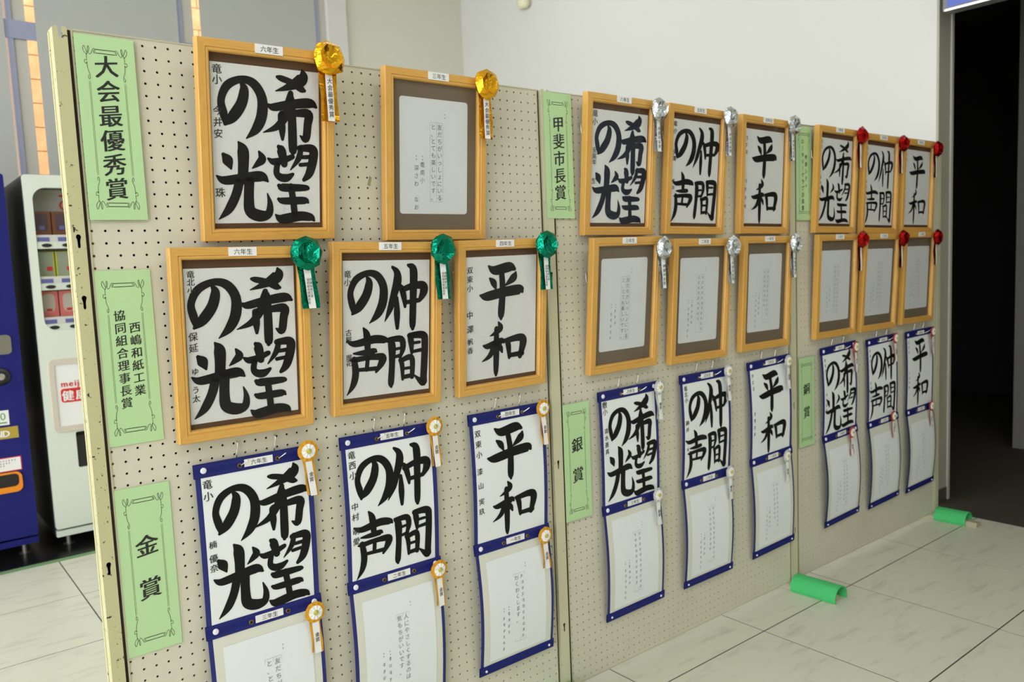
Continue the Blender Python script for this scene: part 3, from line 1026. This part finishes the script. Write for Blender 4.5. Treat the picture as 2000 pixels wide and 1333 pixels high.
SM = [(0.408, 0.9353), (0.399, 0.5476), (0.7597, 0.9377), (0.7512, 0.5554), (1.1324, 0.9309), (1.1216, 0.5559), (1.6337, 0.9278), (1.6159, 0.5713), (2.0005, 0.9394),
      (2.003, 0.5733), (2.3725, 0.934), (2.3599, 0.5662), (2.8707, 0.941), (2.841, 0.5798), (3.2141, 0.9469), (3.1981, 0.5961), (3.5766, 0.9459), (3.5671, 0.5901)]
HCOL = ['gold', 'silver', 'red']
_pl = {}
for i, (x, z) in enumerate(SM):
    c = HCOL[i // 6]
    k = 'ABC'[(i // 2) % 3]
    rnd = random.Random(500 + i)
    e = empty('award_rosette', (x, -0.036, z), (0, rnd.uniform(-.04, .02), 0))
    skew = rnd.uniform(.004, .010) if i % 2 == 0 else rnd.uniform(0, .005)
    obj('pleated_rim', *pleated(0.0255 if c == 'gold' else 0.0245, 0.012, -0.004, -0.001, 10, i), M[c + '_paper'], e)
    obj('pleated_disc', *pleated(0.0172, 0.004, -0.0065, -0.0050, 9, 50 + i), M['pleat'], e)
    lathe_y('centre_button', [(0.001, -0.0088), (0.005, -0.0085), (0.0066, -0.007), (0.0066, -0.0045), (0.001, -0.004)], M['button'], e, 12)
    ln = 0.108 if i % 2 == 0 else 0.102
    for s in (-1, 1):
        obj('ribbon_tail', *tail_data(s * 0.0105 - 0.0028, s * 0.0105 + 0.0028, -0.015, -ln - 0.002 * s, 0.004, rnd, skew + 0.001 * s), M[c + '_paper'], e, True)
    st = obj('paper_strip', *tail_data(-0.0082, 0.0082, -0.02, -ln, 0.001, rnd, skew, 0.0005), M['tag'], e, True)
    text('award_print', column({'gold': '金', 'silver': '銀', 'red': '銅'}[c] + '賞', skew * .5 + .0005, -0.056, 0.0125, 0.0115), -0.0006, M['print'], st, 0.1, 0.006)
    pos = 'top corner' if i % 2 == 0 else 'middle band'
    tag(e, '%s rimmed white pleated rosette on the %s of the %s hanger' % (c, pos, WNAME[k]), 'rosette', 'small pleated rosettes on the hangers')

# ------------------------------------------------------------------ navy two-pocket hangers
HW, HT, HB = 0.268, 0.945, 0.200
HANG = [(0.156, 0.943, 0.002), (0.502, 0.945, 0.004), (0.884, 0.943, 0.0), (1.376, 0.940, -0.010), (1.762, 0.946, -0.002), (2.142, 0.948, -0.022), (2.634, 0.953, -0.028), (2.998, 0.955, -0.022), (3.350, 0.958, -0.014)]
HNAMES = [
    [('竜小', 318, 26, 22), ('楠', 183, 26, 18), ('優奈', 152, 22, 19)],
    [('竜西小', 318, 25, 21), ('中村', 190, 26, 20), ('萌愛', 128, 26, 20)],
    [('双東小', 310, 29, 21), ('漆', 205, 40, 20), ('山', 165, 40, 20), ('実玖', 120, 28, 20)],
    [('敷小', 322, 22, 22), ('清水蒼真', 240, 22, 18)],
    [('竜北小', 318, 20, 19), ('駒井', 200, 24, 18), (2, 130, 24, 16)],
    [(3, 312, 24, 18), (4, 170, 26, 17)],
    [(3, 312, 22, 17), (4, 170, 22, 16)], [(3, 312, 22, 17), (4, 170, 22, 16)], [(3, 312, 22, 17), (4, 170, 22, 16)],
]
for i, (x, zt, swing) in enumerate(HANG):
    k = 'ABC'[i % 3]
    c = HCOL[i // 3]
    rnd = random.Random(700 + i)
    L = zt - HB
    amp1, amp2 = rnd.uniform(.004, .009), rnd.uniform(.010, .018)
    def bend(px, pz, a1=amp1, a2=amp2, L=L):
        t = -pz
        if t < 0.365:
            return -0.013 - a1 * math.sin(math.pi * max(0, t) / 0.365)
        return -0.013 - a2 * math.sin(math.pi * min(1, (t - 0.365) / (L - 0.365)))
    rz = swing / L
    e = empty('poster_hanger', (x, 0, zt), (0, rz, 0))
    hn = '%s hanger with %s rimmed rosettes' % (WNAME[k], c)
    tag(e, 'navy two-pocket vinyl hanger of %s sheet with %s rimmed rosettes' % (WNAME[k], c), 'poster hanger', 'navy vinyl hangers')
    put('backing', grid(0, HW, -L, 0, 0.0, 8, 28), M['navy_back'], e, (0, 0, 0), bend, True)
    def strip(z1, hgt, wx=0.003):
        V, F = [], []
        n = 8
        for yy in (-0.0035, 0.0012):
            for j in range(3):
                for q in range(n + 1):
                    px, pz = -wx + (HW + 2 * wx) * q / n, z1 - hgt * j / 2
                    V.append((px, yy + (0.0012 if j != 1 and yy < 0 else 0) + bend(px, pz), pz))
        m = 3 * (n + 1)
        for b in (0, m):
            for j in range(2):
                for q in range(n):
                    a = b + j * (n + 1) + q
                    qd = (a, a + n + 1, a + n + 2, a + 1)
                    F.append(qd if b == 0 else tuple(reversed(qd)))
        for j in (0, 2):
            for q in range(n):
                a = j * (n + 1) + q
                F.append((a, a + 1, a + 1 + m, a + m))
        return obj('strip', V, F, M['navy'], e, True)
    zs = (0.002, -0.362, -L + 0.026)
    for b, z1 in enumerate(zs):
        s = strip(z1, 0.031 if b < 2 else 0.027)
        zc = z1 - 0.015
        for px in (0.018, HW - 0.016):
            yy = bend(px, zc)
            r = 0.0068 if b < 2 else 0.0036
            lathe_y('snap_button', [(r * .3, yy - 0.0066), (r * .8, yy - 0.006), (r, yy - 0.0045), (r, yy - 0.001)], M['snap'], s, 14, px, zc)
        if b < 2:
            for px in (0.098, 0.186):
                yy = bend(px, zc - .003)
                lathe_y('grommet', [(0.0030, yy - 0.0034), (0.0034, yy - 0.0046), (0.0050, yy - 0.0046), (0.0056, yy - 0.0036), (0.0056, yy - 0.001)], M['brass'], s, 14, px, zc - .003)
                lathe_y('eyelet_hole', [(0.0029, yy - 0.0041), (0.0029, yy - 0.0010)], M['black'], s, 10, px, zc - .003)
            yy = bend(.14, zc)
            tg = box('grade_tag', 0.108, 0.174, yy - 0.0046, yy - 0.0040, zc - 0.0085, zc + 0.0085, M['tag'], s)
            yr = ('六五四' if b == 0 else '三二一')[i % 3]
            text('grade_print', row_text(yr + '年生', 0.1415, zc, 0.0125), yy - 0.0051, M['print'], tg, bold=0.002)
    # sheets resting in the pockets
    def holder():
        h = empty('holder', (x, 0, zt), (0, rz, 0))
        return h
    sheet = calligraphy(k, None, (0.0115, -0.0012, -0.363), 900 + i, 1.15 if i < 3 else (1.1 if i < 6 else 0.95), HNAMES[i], 'hanshi_white', 'ink', bend)
    sheet.location = (x, 0, zt)
    sheet.rotation_euler = (0, rz, 0)
    tag(sheet, '%s brush calligraphy sheet in the navy %s' % (WNAME[k], hn.replace(WNAME[k] + ' ', '')), 'calligraphy sheet', 'calligraphy sheets in the navy hangers')
    cols = [T3, T2, T1][i % 3] if i < 3 else [[11, 10], [11, 9], [10, 8]][i % 3]
    b0 = put('backing_paper', grid(0.010, HW - 0.010, -L + 0.018, -0.388, -0.0010, 6, 12), M['backing_paper'], e, (0, 0, 0), bend, True)
    ps = pencil_sheet(None, (0.030, -0.0018, -L + 0.034), 0.208, 0.292, cols, [4, 6] if i else [3, 6], 950 + i, bend=bend, mt='card_white')
    ps.location = (x, 0, zt)
    ps.rotation_euler = (0, rz, 0)
    tag(ps, '%s-year pencil sheet in lower pocket of the %s' % (YEAR['三二一'[i % 3]], hn), 'pencil sheet', 'pencil sheets in the navy hangers')
    # two bent wire hooks
    for q, px in enumerate((0.098, 0.186)):
        zc = -0.013 - .003
        p = [(px + .001, 0.004, 0.035), (px + .001, -0.004, 0.0365), (px + .001, -0.010, 0.034), (px, -0.0085, 0.02), (px - .002, -0.006, 0.004), (px - .001, -0.0045, -0.006),
             (px, -0.009, zc), (px + .001, -0.017, zc), (px + .007, -0.027, zc + .006), (px + .014, -0.034, zc + .013)]
        h = tube('wire_hook', catmull(p, 3), 0.0015, M['chrome'], None, 6)
        h.location = (x, 0, zt)
        tag(h, 'wire hook %s the rosette of the %s' % (['farther from', 'nearer'][q], hn), 'hook', 'wire hooks of the hangers')

# wire hooks beside the frames
for fi, hx, hz in ((1, 0.667, 1.746), (4, 0.857, 1.324), (5, 1.340, 1.744), (6, 1.706, 1.744), (7, 2.101, 1.751), (8, 2.577, 1.731), (11, 1.340, 1.303), (12, 1.716, 1.313), (14, 2.590, 1.331)):
    fx = FRAMES[fi][0] - FW / 2
    p = [(hx, 0.004, hz + .012), (hx, -0.006, hz + .013), (hx, -0.014, hz + .008), (hx, -0.015, hz - .012), (hx + .001, -0.018, hz - .020), (hx + .003, -0.025, hz - .020), (hx + .004, -0.029, hz - .012)]
    h = tube('frame_hook', catmull(p, 3), 0.0014, M['chrome'], None, 6)
    tag(h, 'chrome hook beside the %s' % frame_name(fi), 'hook', 'chrome hooks beside the frames')

# ------------------------------------------------------------------ green laminated award labels
LW, LH = 0.109, 0.360
LAB = [(-0.003, 1.4715, '大会最優秀賞'), (-0.006, 1.0100, None), (-0.0035, 0.5590, '金賞'), (1.2005, 1.4760, '甲斐市長賞'), (1.2325, 0.5610, '銀賞'), (2.4800, 1.4710, None), (2.4880, 0.5690, '銅賞')]
LDESC = ['grand prize label with six brush characters', 'association chairman award label with two text columns', 'gold award label with two characters', 'city mayor award label with five characters',
         'silver award label with two characters', 'club president award label half behind a silver rosette', 'bronze award label with two characters']

def ornament():
    V, F = [], []
    def line(pts, w, sm=True):
        p = [(a / 1000, b / 1000, w / 1000) for a, b in pts]
        v, f = ribbon_data(catmull(p, 4) if sm else p, 0, len(V))
        V.extend(v)
        F.extend(f)
    curls = [[(20, 322), (15.5, 328), (14.5, 334), (16.5, 339), (19, 333), (21.5, 325), (20, 322)],
             [(20, 322), (22.5, 328), (23, 335), (24.5, 339), (25.5, 334), (24, 327), (26, 323), (29, 326), (32, 333), (35, 335), (36, 330), (34.5, 326), (33, 329), (34.5, 332)],
             [(20, 322), (19.6, 316), (20, 311), (16.5, 312), (15.5, 308), (18, 304), (20, 308), (20, 300), (21, 292), (23.5, 285), (24, 279), (22, 275), (20.5, 279), (22, 283)]]
    for fxm in (1, -1):
        for fzm in (1, -1):
            t = lambda p: (p[0] if fxm > 0 else 109 - p[0], p[1] if fzm > 0 else 360 - p[1])
            for c in curls:
                line([t(p) for p in c], 0.42)
    for z in (333.5, 326.5):
        for zz in (z, 360 - z):
            line([(36.5, zz), (72.5, zz)], 0.7, False)
    for xx in (20.9, 23.1):
        for x2 in (xx, 109 - xx):
            line([(x2, 271), (x2, 89)], 0.24, False)
    return mesh('border_print', V, F)
orn = ornament()
orn.materials.append(M['print'])
lab_me = film_me = None
for i, (x, z, tx) in enumerate(LAB):
    e = empty('award_label', (x, -0.0012 if i not in (0, 3, 4, 5, 6) else -0.0072, z))
    o = link('card', lab_me, None, e) if lab_me else box('card', 0, LW, -0.0006, 0, 0, LH, M['label'], e)
    lab_me = o.data
    b = link('border_print', orn, None, e)
    b.location = (0, -0.0009, 0)
    if i == 1:
        it = column('西嶋和紙工業', 0.070, 0.242, 0.0262, 0.0230) + column('協同組合理事長賞', 0.0425, 0.268, 0.0258, 0.0232)
    elif i == 5:
        it = column('甲斐シティ', 0.068, 0.243, 0.027, 0.019) + column('ロータリークラブ会長賞', 0.045, 0.302, 0.0255, 0.019)
    elif len(tx) == 6:
        it = column(tx, LW / 2, 0.302, 0.0480, 0.0450)
    elif len(tx) == 5:
        it = column(tx, LW / 2, 0.272, 0.0492, 0.0460)
    else:
        it = column(tx, LW / 2, 0.232, 0.093, 0.0470)
    text('award_print', it, -0.0010, M['print'], e, 0.13, 0.022 if i not in (1, 5) else 0.016)
    o = link('laminate', film_me, None, e) if film_me else sheet_xz('laminate', -0.006, LW + 0.006, -0.005, LH + 0.005, -0.0016, M['film'], e)
    film_me = o.data
    tag(e, 'pale green ' + LDESC[i], 'label', 'green award labels')

# old tape scrap on the pegboard
o = obj('tape_scrap', [(-.005, 0, -.010), (.002, 0, -.013), (.008, 0, .008), (.002, 0, .013), (-.005, -.0006, -.010), (.002, -.0006, -.013), (.008, -.0006, .008), (.002, -.0006, .013)],
        [(4, 5, 6, 7), (0, 1, 5, 4), (1, 2, 6, 5), (2, 3, 7, 6), (3, 0, 4, 7), (0, 3, 2, 1)], mat('yellowed_tape', rgb(150, 148, 112), 0.4))
o.location = (0.629, -0.0002, 1.567)
tag(o, 'yellowed scrap of old tape stuck on the pegboard', 'tape')

# ------------------------------------------------------------------ vending machines
VY = 2.80
def machine_body(e, w, front, label):
    # local: x 0..w, y 0 = front, z from floor
    boxes('cabinet', [(0.0, w, 0.17, 0.74, 0.06, 1.875), (0.0, 0.028, 0.031, 0.17, 0.06, 1.875), (w - 0.028, w, 0.031, 0.17, 0.06, 1.875),
                      (0.028, w - 0.028, 0.031, 0.17, 1.82, 1.875), (0.028, w - 0.028, 0.052, 0.17, 0.06, 1.10)], M['vm_side'], e)
    box('kick_plate', 0.002, w - 0.002, 0.0, 0.03, 0.06, 0.090, front, e)
    for fx in (0.06, w - 0.06):
        for fy in (0.06, 0.66):
            V, F = tube_data([(fx, fy, 0.0), (fx, fy, 0.004), (fx, fy, 0.005), (fx, fy, 0.062)], 0.011, 10)
            for q in range(20):
                c = Vector((fx, fy, V[q].z))
                V[q] = c + (V[q] - c) * 2.6
            obj('levelling_foot', V, F, M['steel'], e)
    tag(e, label[0], 'vending machine')

# white machine
WXM = 0.284
e = empty('vending_machine', (WXM, VY, 0))
W = 0.95
machine_body(e, W, M['vm_white'], ('white carton drink vending machine with product window', ))
door = plate('door', rounded(0.0, W, 0.100, 1.878, 0.012, 3), [rounded(0.036, 0.90, 1.109, 1.816, 0.06, 6), rounded(0.128, 0.40, 0.40, 0.585, 0.008, 3)], 0.0, 0.03, M['vm_white'], e)
lin_ = box('display_liner', 0.03, 0.905, 0.155, 0.165, 1.10, 1.82, M['vm_inner'], e)
box('recess', 0.125, 0.41, 0.0305, 0.05, 0.39, 0.59, M['vm_black'], e)
flap = box('delivery_flap', 0.131, 0.397, 0.006, 0.016, 0.402, 0.565, M['vm_black'], e)
ROWS = [1.587, 1.381, 1.178]
for zr in ROWS:
    s = box('shelf_front', 0.034, 0.902, 0.012, 0.150, zr - 0.070, zr - 0.002, M['vm_strip'], e)
    box('selector_rail', 0.034, 0.902, 0.006, 0.012, zr - 0.070, zr - 0.037, M['vm_white'], s)
    for q in range(9):
        cx = 0.068 + q * 0.09
        box('price_tag', cx - 0.026, cx + 0.026, 0.0095, 0.012, zr - 0.034, zr - 0.014, M['vm_price'], s)
        V, F = [], []
        for yy, sc in ((0.006, 1.0), (0.002, .95), (0.001, .8)):
            for a in range(14):
                t = 2 * math.pi * a / 14
                V.append((cx + 0.012 + 0.023 * sc * math.cos(t), yy, zr - 0.054 + 0.0095 * sc * math.sin(t)))
        for r in range(2):
            for a in range(14):
                p, n2 = r * 14 + a, r * 14 + (a + 1) % 14
                F.append((p, n2, n2 + 14, p + 14))
        F.append(tuple(range(28, 42)))
        obj('selector_button', V, F, M['vm_black'], s)
text('brand_print', [('C', 0.203, 1.745, 0.075)], 0.152, M['red_print'], lin_, bold=0.02)
box('brand_bar', 0.178, 0.26, 0.150, 0.152, 1.785, 1.795, M['red_print'], lin_)
sheet_xz('window_pane', 0.034, 0.902, 1.108, 1.818, 0.004, M['glass'], e)
pf = plate('poster_frame', rounded(0.034, 0.56, 0.594, 0.964, 0.025, 4), [rounded(0.058, 0.536, 0.622, 0.936, 0.006, 3)], -0.008, 0.002, M['vm_beige'], e)
po = box('poster', 0.058, 0.536, -0.002, -0.0005, 0.622, 0.936, M['tag'], pf)
it = []
for q, ch in enumerate('meiji'):
    it.append((ch, 0.097 + [0, .031, .050, .062, .074][q], 0.838, 0.042))
text('brand_print', it, -0.0035, M['red_print'], pf, bold=0.03)
plate('red_badge', rounded(0.078, 0.50, 0.742, 0.812, 0.014, 4), [], -0.0042, -0.0022, M['red_print'], pf)
text('badge_print', row_text('健康', 0.140, 0.776, 0.056, 0.062), -0.0048, M['tag'], pf, bold=0.03)

# cartons standing in the window of the white machine
KIND = [('choc', 'choc_dark', 'vm_price', 'brown chocolate drink carton'), ('lime', 'mint', 'red_print', 'lime and pale green drink carton'), ('pink', 'pale', 'red_print', 'pink strawberry drink carton')]
for r, zr in enumerate(ROWS):
    base, face, accent, nm = KIND[r]
    hgt = [0.119, 0.125, 0.130][r]
    for q in range(3):
        cx = WXM + 0.074 + q * 0.09
        c = empty('drink_carton', (cx, VY + 0.062, zr - 0.002))
        hw = 0.0425
        box('carton', -hw, hw, 0.0, 0.06, 0.0, hgt, M[base], c, bevel=0.002)
        fw = [0.027, 0.036, 0.027][r]
        plate('printed_front', rounded(-fw, fw, [0.024, 0.004, 0.024][r], hgt - [0.012, 0.003, 0.012][r], [0.008, 0.003, 0.022][r], 5), [], -0.0012, 0.0002, M[face], c)
        ax = [0.0, 0.018, 0.0][r]
        plate('print_accent', rounded(ax - 0.013, ax + 0.013, 0.028, [0.048, 0.050, 0.042][r], 0.006, 4), [], -0.0022, -0.0010, M[accent], c)
        place = ['at the window end of', 'second in', 'third in'][q]
        tag(c, '%s %s the white machine row' % (nm, place), 'carton', 'cartons in the vending machine window')

# blue machine
BW = 1.0
e = empty('vending_machine', (0.206 - BW, VY, 0))
machine_body(e, BW, M['vm_blue'], ('dark blue vending machine with coin lever and orange-rimmed tray', ))
plate('door', rounded(0.0, BW, 0.100, 1.878, 0.012, 3), [rounded(0.25, 0.938, 0.362, 0.425, 0.02, 4)], 0.0, 0.03, M['vm_blue'], e)
X0 = BW - 0.206
cp = plate('coin_plate', rounded(X0 - 0.02, X0 + 0.170, 1.012, 1.106, 0.02, 5), [], -0.006, 0.0005, M['steel'], e)
box('coin_slot', X0 + 0.10, X0 + 0.108, -0.008, -0.006, 1.05, 1.09, M['chrome'], cp)
lathe_y('lever_ring', [(0.012, -0.02), (0.030, -0.018), (0.040, -0.010), (0.044, 0.0)], M['vm_black'], e, 20, X0 + 0.112, 0.905)
lathe_y('lever_knob', [(0.004, -0.030), (0.014, -0.029), (0.018, -0.024), (0.018, -0.018)], M['chrome'], e, 16, X0 + 0.112, 0.905)
st = box('price_sticker', X0 - 0.03, X0 + 0.130, -0.0015, 0.0005, 0.668, 0.740, M['tag'], e)
text('price_print', [('3', X0 + 0.075, 0.713, 0.052), ('0', X0 + 0.105, 0.713, 0.052)], -0.002, M['green_print'], st)
box('price_line', X0 + 0.03, X0 + 0.120, -0.0025, -0.0015, 0.677, 0.683, M['green_print'], st)
st = box('name_band', X0 - 0.20, X0 + 0.163, -0.0015, 0.0005, 0.600, 0.657, M['band'], e)
text('name_print', [('N', X0 + 0.080, 0.627, 0.044), ('D', X0 + 0.112, 0.627, 0.044)], -0.0022, M['tag'], st, 0.0, 0.03)
st = box('notice', X0 - 0.10, X0 + 0.164, -0.0012, 0.0005, 0.438, 0.508, M['red_print'], e)
box('notice_paper', X0 - 0.097, X0 + 0.160, -0.0020, -0.0012, 0.442, 0.504, M['tag'], st)
rnd = random.Random(5)
V, F = [], []
for rr, zz in enumerate((0.492, 0.480, 0.468, 0.452)):
    v, f = scribble_data([(X0 - 0.08 + 0.012 * q, zz, 0.008 if rr < 3 else 0.011) for q in range(19 - rr * 2)], -0.0026, rnd, 0.0006, len(V))
    V += v
    F += f
obj('notice_print', V, F, M['ink_name'], st)
tr = plate('tray_rim', rounded(0.235, 0.953, 0.335, 0.434, 0.028, 5), [rounded(0.252, 0.940, 0.362, 0.426, 0.02, 4)], -0.012, 0.0005, M['orange'], e)
box('tray_flap', 0.25, 0.942, 0.004, 0.012, 0.352, 0.43, M['vm_black'], tr)

# black mat under the machines with green tape along its edge
o = box('floor_mat', -1.6, 1.6, 2.635, 3.7, 0.0003, 0.004, M['mat_black'])
tag(o, 'black rubber mat lying under the vending machines', 'mat')
o = box('floor_tape', -1.6, 1.6, 2.590, 2.634, 0.0003, 0.0012, M['tape'])
tag(o, 'green tape line on the floor before the vending machines', 'tape')
